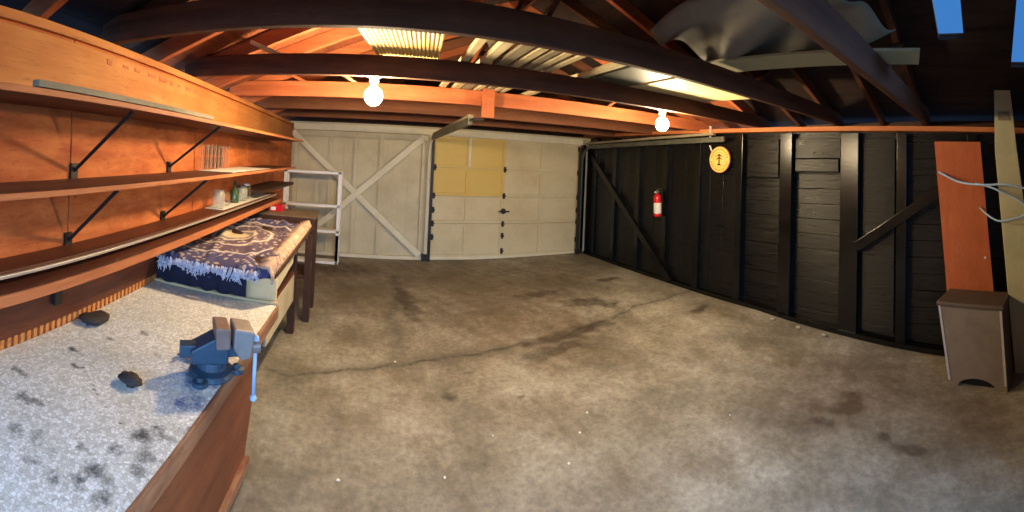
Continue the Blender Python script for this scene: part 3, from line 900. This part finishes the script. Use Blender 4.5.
# ------------------------------------------------------------------ cabinet with blanket
cb = thing('low_table', 'low table under the fringed blanket, with a cream painted end board', 'table', (-.8, 2.6, 0))
MB().hexa([(wx(1.88) + .03, 1.885), (-.46, 1.885), (-.49, 3.28), (wx(3.28) + .03, 3.28)], .87, .893).build('top', M['dark_wood'], cb, bevel=.003)
MB().box(wx(1.9) + .03, -.455, 1.875, 1.90, .735, .87).build('end_board', M['cream_warm'], cb, bevel=.003, label='cream painted end board')
MB().bar((-.475, 1.90, .825), (-.50, 2.45, .835), .02, .07).build('side_rail', M['cream_wood'], cb, bevel=.003)
for x, y in ((-.64, 2.0), (-.64, 3.2), (-1.1, 2.0), (-1.1, 3.2)):
    MB().box(x - .03, x + .03, y - .03, y + .03, 0, .87).build('leg', M['dark_wood'], cb, bevel=.003)
MB().box(-1.12, -.62, 2.35, 3.22, .50, .525).build('lower_shelf', M['shelf'], cb, bevel=.003)
MB().box(-.64, -.62, 2.35, 3.17, .28, .50).build('lower_panel', M['cream_wood'], cb, bevel=.003)

def blanket():
    c = V(-.93, 2.62, .90)
    t = thing('fringed_blanket', 'fringed mandala blanket in navy, brown and cream spread on the cabinet', 'blanket', c)
    nu, nv = 60, 110
    vs, fs = [], []
    y0, y1 = 1.845, 3.22
    for j in range(nv + 1):
        v = j / nv
        y = y0 + (y1 - y0) * v
        xa, xb = wx(y) + .05, -.50 - .035 * v
        for i in range(nu + 1):
            u = i / nu
            x = xa + (xb - xa) * u
            z = .905 + .010 * math.sin(9 * u + 4 * v) * math.sin(11 * v + 3 * u) + .006 * math.sin(23 * v + 8 * u) + .012 * max(0, math.sin(17 * u + 9 * v)) ** 3
            z += .018 * math.exp(-((u - 1) / .05) ** 2) + .02 * math.exp(-((v - 1) / .06) ** 2)
            dy = .012 * math.sin(u * 21) + .010 * math.sin(u * 47)
            z -= .05 * max(0, 1 - v / .04) ** 2
            vs.append((x, y + dy * (1 - v), z))
    for j in range(nv):
        for i in range(nu):
            a = j * (nu + 1) + i
            fs.append((a, a + 1, a + nu + 2, a + nu + 1))
    o = MB().add(vs, fs).build('cloth', M['blanket'], t, smooth=True)
    s = o.modifiers.new('thick', 'SOLIDIFY')
    s.thickness = .008
    # navy flap over the near side
    vs, fs = [], []
    for j in range(13):
        w = j / 12
        for i in range(81):
            u = i / 80
            x = wx(1.85) + .05 + (-.60 - wx(1.85) - .05) * u
            y = 1.872 - .03 + .008 * math.sin(u * 40) * w - .012 * math.sin(w * 3.14)
            vs.append((x, y + .012 * math.sin(u * 21) * (1 - w), .872 - .095 * w + .004 * math.sin(u * 30)))
    for j in range(12):
        for i in range(80):
            a = j * 81 + i
            fs.append((a, a + 1, a + 82, a + 81))
    o = MB().add(vs, fs).build('front_flap', M['navy'], t, smooth=True, label='dark navy flap hanging at the near side')
    s = o.modifiers.new('thick', 'SOLIDIFY')
    s.thickness = .006
    rr = random.Random(2)
    f = MB()
    for k in range(230):
        u = rr.random()
        x = wx(1.85) + .06 + (-.53 - wx(1.85) - .06) * u
        z0 = .898 + rr.uniform(-.012, .012)
        L = rr.uniform(.02, .05) * (1.4 if math.sin(u * 19) > .2 else .7)
        p = [(x, 1.838, z0), (x + rr.uniform(-.012, .012), 1.822 + rr.uniform(-.006, .004), z0 - L * .5), (x + rr.uniform(-.02, .02), 1.828 + rr.uniform(-.006, .006), z0 - L)]
        f.tube(p, [.0042, .0034, .0022], 5)
    f.build('front_fringe', M['fringe_blue'], t, label='blue and white fringe along the near edge', kind='stuff')
    f = MB()
    for k in range(330):
        v = rr.random()
        y = 1.86 + 1.36 * v
        x = -.505 - .035 * v
        z0 = .925 + rr.uniform(-.008, .014)
        p = [(x - rr.uniform(.02, .05), y, z0), (x + .012, y + rr.uniform(-.02, .02), z0 + .004), (x + .03, y + rr.uniform(-.03, .03), z0 - rr.uniform(.03, .05)), (x + .03, y + rr.uniform(-.03, .03), z0 - rr.uniform(.05, .085))]
        f.tube(p, [.007, .0085, .0075, .005], 6)
    f.build('side_fringe', M['fringe_cream'], t, smooth=True, label='cream tasselled edge along the aisle side', kind='stuff')
blanket()

# table beyond the cabinet, with red box, bin below
tb = thing('side_table', 'dark apron side table beyond the blanket, with plank shelf below', 'table', (-.85, 3.8, 0))
MB().hexa([(wx(3.42) + .03, 3.42), (-.50, 3.40), (-.53, 3.86), (wx(3.86) + .03, 3.86)], .915, .94).build('top', M['dark_table'], tb, bevel=.003)
MB().hexa([(wx(3.42) + .04, 3.41), (-.505, 3.395), (-.507, 3.42), (wx(3.42) + .04, 3.435)], .83, .935).build('apron', M['dark_wood'], tb, bevel=.003)
for x, y in ((-.555, 3.46), (-.57, 3.80), (-1.12, 3.46), (-1.13, 3.80)):
    MB().box(x - .03, x + .03, y - .03, y + .03, 0, .915).build('leg', M['dark_wood'], tb, bevel=.003)
MB().box(-1.12, -.56, 3.44, 3.82, .38, .41).build('lower_shelf', M['dark_wood'], tb, bevel=.003)
t = thing('plastic_bin', 'pale blue plastic bin on the lower shelf of the low table, under the blanket edge', 'bin', (-.76, 3.03, .526))
t_ = MB().lathe([(.10, 0), (.115, .25), (.13, .26), (.13, .275), (.108, .275), (.095, .012), (.002, .01)], (-.76, 3.03, .526), 22).build('tub', M['bin'], t, smooth=True)
rb = thing('red_box', 'small red box with a white label on the side table, under the ledge', 'box', (-.92, 3.66, .94))
MB().box(-.985, -.855, 3.60, 3.75, .941, 1.0).build('carton', M['red'], rb, bevel=.003)
MB().box(-.965, -.915, 3.597, 3.60, .952, .985).build('paper_label', M['label_white'], rb)
# white slatted shelf rack against the far wall
rk = thing('shelf_rack', 'white painted open shelf rack standing before the braced far wall', 'shelf rack', (-.86, 5.35, 0))
for x in (-1.235, -.47):
    for y in (5.36, 5.48):
        MB().box(x - .024, x + .024, y - .02, y + .02, 0 if (y > 5.3 or x < -1) else .38, 1.28).build('post', M['white_rack'], rk, bevel=.003)
MB().box(-.495, -.45, 5.34, 5.5, .04, .40).build('side_board', M['dark_wood'], rk, bevel=.003)
for z in (1.24, .78, .43, .0):
    MB().box(-1.255, -.45, 5.34, 5.50, z, z + .035).build('shelf', M['white_rack'], rk, bevel=.003)

# ------------------------------------------------------------------ garage door tracks
def track(label, x, zc, ynear, side):
    t = thing('door_track', label, 'door track', (x, YF - .1, 0), 'garage door tracks')
    r = .30
    vp = [(x, YF - .09, .02), (x, YF - .09, zc - r)]
    arc = [(x, YF - .09 - r + r * math.cos(a), zc - r + r * math.sin(a)) for a in np.linspace(0, math.pi / 2, 9)]
    m = MB()
    pts = vp + arc[1:]
    for a, b in zip(pts, pts[1:]):
        m.bar(a, b, .05, .012, (1, 0, 0)) if False else m.tube([a, b], .022, 8)
    m.build('upright_rail', M['white_trim'] if side > 0 else M['steel'], t)
    MB().bar((x, YF - .35, zc), (x, ynear, zc + .03), .035, .06).build('horizontal_rail', M['steel'], t, bevel=.003)
    MB().bar((x + .03 * side, YF - .3, zc + .055), (x + .03 * side, ynear + .12, zc + .09), .05, .03).build('stiffener', M['lumber_grey'], t, bevel=.003)
    MB().bar((x + .05 * side, YF - .13, .0), (x + .05 * side, YF - .13, zc - .02), .04, .05, (0, 1, 0)).build('jamb_angle', M['dark_steel'], t, bevel=.002)
    MB().box(x - .05, x + .05, YF - .13, YF - .05, 0, .10).build('foot_bracket', M['dark_steel'], t, bevel=.003)
    return t
t = track('garage door track on the left of the door, running up under the beams', .80, 1.82, 3.28, 1)
MB().bar((.90, 3.10, 1.87), (.90, 3.10, 2.13), .10, .04, (0, 1, 0)).build('hanger', M['beam_orange'], t, bevel=.003, label='orange wooden hanger block')
MB().bar((.84, 3.15, 1.86), (.84, 3.30, 1.86), .09, .02).build('bracket', M['dark_steel'], t)
t = track('garage door track along the top of the black wall', 3.37, 1.83, 2.72, -1)
MB().bar((3.40, 2.95, 1.85), (3.40, 2.95, 2.02), .022, .012, (0, 1, 0)).build('hanger', M['white_trim'], t, label='white strap hanger')

# ------------------------------------------------------------------ stored boards lying on the tie beams
ZB = TB1 + .004
def board(name, p, q, w, h, z, mat, label, cat='board', group='boards stored on the tie beams'):
    o = MB().bar((p[0], p[1], z + h / 2), (q[0], q[1], z + h / 2), w, h).build(name, M[mat], bevel=.002)
    return tag(o, label, cat, group)
def corrugated():
    vs, fs = [], []
    n, L = 96, 8
    for j in range(L + 1):
        y = 1.44 + (2.62 - 1.44) * j / L
        xl, xr = -.17 + .20 * (y - 1.6), .30 + .10 * (y - 1.8)
        for i in range(n + 1):
            u = i / n
            vs.append((xl + (xr - xl) * u, y, ZB + .012 + .005 * math.sin(u * 2 * math.pi * 18)))
    for j in range(L):
        for i in range(n):
            a = j * (n + 1) + i
            fs.append((a, a + 1, a + n + 2, a + n + 1))
    o = MB().add(vs, fs).build('corrugated_sheet', M['corrugated'], smooth=True)
    s = o.modifiers.new('thick', 'SOLIDIFY')
    s.thickness = .003
    tag(o, 'ribbed cream corrugated sheet lying on the beams above the bulb', 'corrugated sheet')
corrugated()
bl = [(.53, .49, .045, .03, 'lumber_pale', 'narrow pale stick just right of the corrugated sheet'), (.64, .625, .06, .03, 'lumber_pale', 'pale board lying second from the corrugated sheet'),
      (.72, .74, .07, .025, 'lumber_grey', 'grey board between two pale boards on the beams'), (.815, .83, .05, .035, 'lumber_pale', 'pale board in the middle of the stored stack'),
      (.90, .905, .045, .02, 'lumber_grey', 'thin grey board in the middle of the stored stack'), (.965, .975, .045, .035, 'lumber_pale', 'bright board beside another bright board on the beams'),
      (1.03, 1.065, .04, .035, 'lumber_pale', 'bright board bordering the dark gap between beams'), (1.27, 1.345, .05, .03, 'lumber_pale', 'single pale board across the dark gap between beams')]
for xa, xb, w, h, mt, lab in bl:
    board('stored_board', (xa, 3.25 + .1 * math.sin(xa * 40)), (xb, 1.53), w, h, ZB, mt, lab)
board('stored_board', (.42, 1.62), (.80, 2.50), .05, .03, ZB + .04, 'lumber_pale', 'pale board lying crooked over the other stored boards')
tag(MB().hexa([(1.40, 1.50), (1.73, 1.50), (1.70, 2.9), (1.37, 2.9)], ZB, ZB + .02).build('plywood_sheet', M['green_sheet'], bevel=.002), 'dull dark green panel on the beams left of the white board', 'panel')
tag(MB().hexa([(1.785, 1.60), (2.66, 1.60), (2.48, 2.55), (1.735, 2.55)], ZB, ZB + .014).build('white_sheet', M['white_board'], bevel=.002), 'white board lying on the beams before the right bulb', 'panel')
def sheet():
    vs, fs = [], []
    n = 24
    for j in range(n + 1):
        v = j / n
        for i in range(n + 1):
            u = i / n
            x = 1.22 + .62 * u + .12 * (1 - v)
            y = 1.62 - 1.05 * v - .12 * u
            z = ZB + .03 + .10 * math.sin(u * 5 + v * 2) ** 2 * (1 - u * .6) + .05 * v + .03 * math.sin(v * 9 + u * 4)
            if u < .12:
                z += (.12 - u) * 1.0
            vs.append((x, y, z))
    for j in range(n):
        for i in range(n):
            a = j * (n + 1) + i
            fs.append((a, a + 1, a + n + 2, a + n + 1))
    o = MB().add(vs, fs).build('plastic_sheet', M['grey_sheet'], smooth=True)
    s = o.modifiers.new('thick', 'SOLIDIFY')
    s.thickness = .004
    tag(o, 'crumpled grey plastic sheet draped on the beams, upper right', 'plastic sheet')
sheet()
board('stored_board', (1.735, 1.60), (1.99, .36), .24, .016, ZB + .008, 'strip_pale', 'wide olive grey board below the crumpled plastic sheet')

# ------------------------------------------------------------------ on the right wall
ex = thing('fire_extinguisher', 'red fire extinguisher with white label hanging on the black wall', 'fire extinguisher', (XS - .075, 3.80, .9))
ex.rotation_euler.x = -.07
c = V(XS - .075, 3.80, .0)
ax = V(-.0, -.07, 1)
MB().lathe([(.035, .885), (.046, .895), (.05, .905), (.05, .96)], c, 24).build('cylinder_foot', M['red'], ex, smooth=True)
MB().lathe([(.05, .96), (.05, 1.13), (.046, 1.155), (.03, 1.175), (.018, 1.18), (.016, 1.195)], c, 24).build('cylinder', M['red'], ex, smooth=True)
MB().lathe([(.0505, .93), (.0512, .932), (.0512, 1.065), (.0505, 1.067)], c, 24).build('paper_label', M['label_white'], ex, smooth=True)
MB().lathe([(.018, 1.19), (.02, 1.20), (.02, 1.225), (.012, 1.23)], c, 16).bar(c + V(-.005, .02, 1.235), c + V(-.005, -.065, 1.25), .02, .008).bar(c + V(-.005, .02, 1.215), c + V(-.005, -.055, 1.21), .018, .008).build('valve_lever', M['steel'], ex)
MB().tube([c + V(0, .02, 1.21), c + V(0, .055, 1.2), c + V(0, .068, 1.15), c + V(0, .064, 1.05)], .008, 8).build('hose', M['black_plastic'], ex, smooth=True)
MB().lathe([(.012, -.012), (.012, .012)], c + V(-.02, .01, 1.205), 14, (1, 0, 0)).build('gauge', M['label_white'], ex)
MB().box(XS - .022, XS + .05, 3.78, 3.82, 1.0, 1.24).build('wall_hook', M['dark_steel'], ex)

sg = thing('round_sign', 'round orange sign with a dark tree mark on the black wall', 'sign', (XS - .02, 2.83, 1.63))
sc0 = V(XS + .03, 2.83, 1.635)
sd = V(-1, .0, 0)
MB().lathe([(.148, .040), (.15, .043), (.15, .058), (.148, .06)], sc0, 48, sd).build('rim', M['sign_rim'], sg)
MB().bar((XS + .05, 2.83, 1.70), (XS - .012, 2.83, 1.70), .03, .03).build('mounting_block', M['black_stud'], sg)
MB().lathe([(.143, .058), (.143, .063)], sc0, 48, sd).build('face', M['sign_orange'], sg)
ink = MB()
def sp(u, w):       # u towards the open end, w up, on the sign's face
    return V(XS + .03 - .064, 2.83 - u, 1.635 + w)
def inkpoly(pts):
    ink.prism([sp(*p) for p in pts], (-.0015, 0, 0))
inkpoly([(-.010, -.065), (.010, -.065), (.007, .05), (-.007, .05)])
inkpoly([(-.03, -.066), (.03, -.066), (.02, -.05), (-.02, -.05)])
for w in (.055, .022):
    s = .056
    inkpoly([(0, w + .012), (s * .9, w - .022), (s * .62, w - .024), (0, w - .006)])
    inkpoly([(0, w + .012), (0, w - .006), (-s * .62, w - .024), (-s * .9, w - .022)])
for rr_, n0, wdt in ((.118, 26, .016), (.086, 20, .006)):
    for k in range(n0):
        if rr_ > .1 and k % 13 in (0,):
            continue
        a = 2 * math.pi * k / n0
        c_, s_ = math.cos(a), math.sin(a)
        q = []
        for du, dw in ((-.006, -wdt / 2), (.006, -wdt / 2), (.006, wdt / 2), (-.006, wdt / 2)):
            r_ = rr_ + dw
            q.append((r_ * c_ - du * s_, r_ * s_ + du * c_))
        inkpoly(q)
ink.build('mark', M['sign_black'], sg)
tag(MB().bar((XS - .004, 3.0, 1.80), (XS - .004, 2.965, 1.73), .008, .022, (1, 0, 0)).build('paper_scrap', M['paper']), 'thin white scrap stuck high on the black wall left of the sign', 'scrap')

# leaning orange board and taupe box by the opening
bd = thing('orange_board', 'tall orange plywood board leaning on the black wall behind the taupe box', 'board', (XS - .065, .2, -.08))
def lean(y, z):            # the board leans sideways by five degrees
    return (XS - .065, y - .089 * (1.795 - z), z)
MB().prism([lean(.475, 1.795), lean(.072, 1.79), lean(.072, -.075), lean(.475, -.075)], (.018, 0, 0)).build('sheet', M['panel'], bd, bevel=.002)
MB().lathe([(.012, 0), (.012, .01), (.004, .014)], (XS - .065, .03, .79), 12, (-1, 0, 0)).build('knob', M['label_white'], bd)

bxt = thing('taupe_box', 'low taupe wooden box with dark lid and arched foot cut-out', 'box', (3.12, .1, -.08))
bxt.rotation_euler.z = -.2
zb, zt = -.088, .50
xf = 2.97
def yl(z):
    return .272 + .09 * (z - zb) / (zt - zb)
def yr(z):
    return -.17 + .04 * (z - zb) / (zt - zb)
arch = [(xf, .09 + .15 * math.cos(a) - .03, zb + .08 * math.sin(a)) for a in np.linspace(0, math.pi, 11)]
pts = [(xf, yl(zb), zb)] + arch + [(xf, yr(zb), zb), (xf, yr(zt), zt), (xf, yl(zt), zt)]
MB().prism(pts, (.02, 0, 0)).build('front_panel', M['taupe'], bxt)
MB().prism([(xf + .02, yl(zb), zb), (xf + .34, yl(zb), zb), (xf + .34, yl(zt), zt), (xf + .02, yl(zt), zt)], (0, -.02, 0)).build('side_panel', M['taupe'], bxt)
MB().prism([(xf + .02, yr(zb), zb), (xf + .34, yr(zb), zb), (xf + .34, yr(zt), zt), (xf + .02, yr(zt), zt)], (0, .02, 0)).build('side_panel', M['taupe'], bxt)
MB().box(xf + .32, xf + .34, yr(zb) + .04, yl(zb) - .0, zb, zt).build('back_panel', M['taupe_dark'], bxt)
MB().box(xf + .05, xf + .06, yr(zb) + .06, yl(zb) - .03, zb, zb + .16).build('shade_board', M['black_plastic'], bxt)  # black board added to stand for the shade inside the arch
for f_, s_ in ((yl, -1), (yr, 1)):
    MB().prism([(xf - .006, f_(zb + .05), zb + .05), (xf - .006, f_(zb + .05) + .018 * s_, zb + .05), (xf - .006, f_(zt) + .018 * s_, zt), (xf - .006, f_(zt), zt)], (.006, 0, 0)).build('corner_strip', M['taupe_light'], bxt, label='pale corner strip')
MB().box(xf - .014, xf + .35, -.148, .378, zt, zt + .036).build('lid', M['taupe_dark'], bxt, bevel=.012)

# door jamb post and cables at the open end
ps = thing('jamb_post', 'pale painted post at the edge of the opening, crossed by cables', 'post', (3.25, -.15, 0))
MB().prism([(3.2, -.045, 2.42), (3.2, -.16, 2.42), (3.2, -.235, 1.7), (3.2, -.30, 1.2), (3.2, -.40, -.1), (3.2, -.21, -.1), (3.2, -.13, .85), (3.2, -.055, 1.7)], (.09, 0, 0)).build('timber', M['post'], ps, bevel=.004)
MB().box(3.19, 3.2, -.17, -.08, 1.95, 2.02).build('patch', M['lumber_grey'], ps)
def spline(pts, n=8):
    pts = [Vector(p) for p in pts]
    P_ = [pts[0]] + pts + [pts[-1]]
    out = []
    for i in range(1, len(P_) - 2):
        p0, p1, p2, p3 = P_[i - 1:i + 3]
        for k in range(n):
            t_ = k / n
            out.append(.5 * ((2 * p1) + (p2 - p0) * t_ + (2 * p0 - 5 * p1 + 4 * p2 - p3) * t_ ** 2 + (3 * p1 - p0 - 3 * p2 + p3) * t_ ** 3))
    return out + [pts[-1]]
tag(MB().tube(spline([(3.42, .44, 1.53), (3.36, .40, 1.51), (3.28, .24, 1.44), (3.18, .03, 1.42), (3.13, -.13, 1.425), (3.12, -.30, 1.39), (3.14, -.42, 1.36)]), .009, 8).build('cable', M['cable'], smooth=True), 'pale blue cable running from the orange board across the post', 'cable')
tag(MB().tube(spline([(3.26, .11, 1.43), (3.17, -.02, 1.40), (3.14, -.13, 1.35), (3.13, -.22, 1.31), (3.13, -.30, 1.24), (3.13, -.28, 1.18), (3.14, -.20, 1.15), (3.17, -.08, 1.13), (3.24, .02, 1.18), (3.34, .06, 1.21), (3.44, .08, 1.22)]), .008, 8).build('cable', M['cable'], smooth=True), 'lower looping cable hanging in front of the post', 'cable')

# ------------------------------------------------------------------ bits on the floor
for k, (x, y) in enumerate(((1.174, 1.909), (1.302, 2.044), (1.01, 1.735), (.40, 1.822), (.71, 2.054), (-.10, 1.80), (1.966, 1.48), (.217, 2.878), (.894, 3.289))):
    r = rnd.uniform(.004, .008)
    p = [(x + r * math.cos(a) * rnd.uniform(.6, 1.5), y + r * math.sin(a) * rnd.uniform(.6, 1.5)) for a in np.linspace(0, 2 * math.pi, 6)[:-1]]
    z = float(floor_h(x, y))
    tag(MB().hexa(p, z + .0005, z + .004).build('litter_scrap', M['paper']), 'tiny white paper scrap lying on the concrete floor', 'scrap', 'paper scraps on the floor')
for k, (x, y, lab) in enumerate(((3.36, 2.03, 'grey pebble at the foot of the black wall, farthest of three'), (3.35, 1.74, 'grey pebble at the foot of the black wall, middle of three'), (3.35, 1.47, 'grey pebble at the foot of the black wall, nearest of three'))):
    z = float(floor_h(x, y))
    tag(MB().ball((x, y, z + .012), .022, (1.1, 1.3, .6), 10, 7, .15, k).build('pebble', M['stone'], smooth=True), lab, 'pebble')
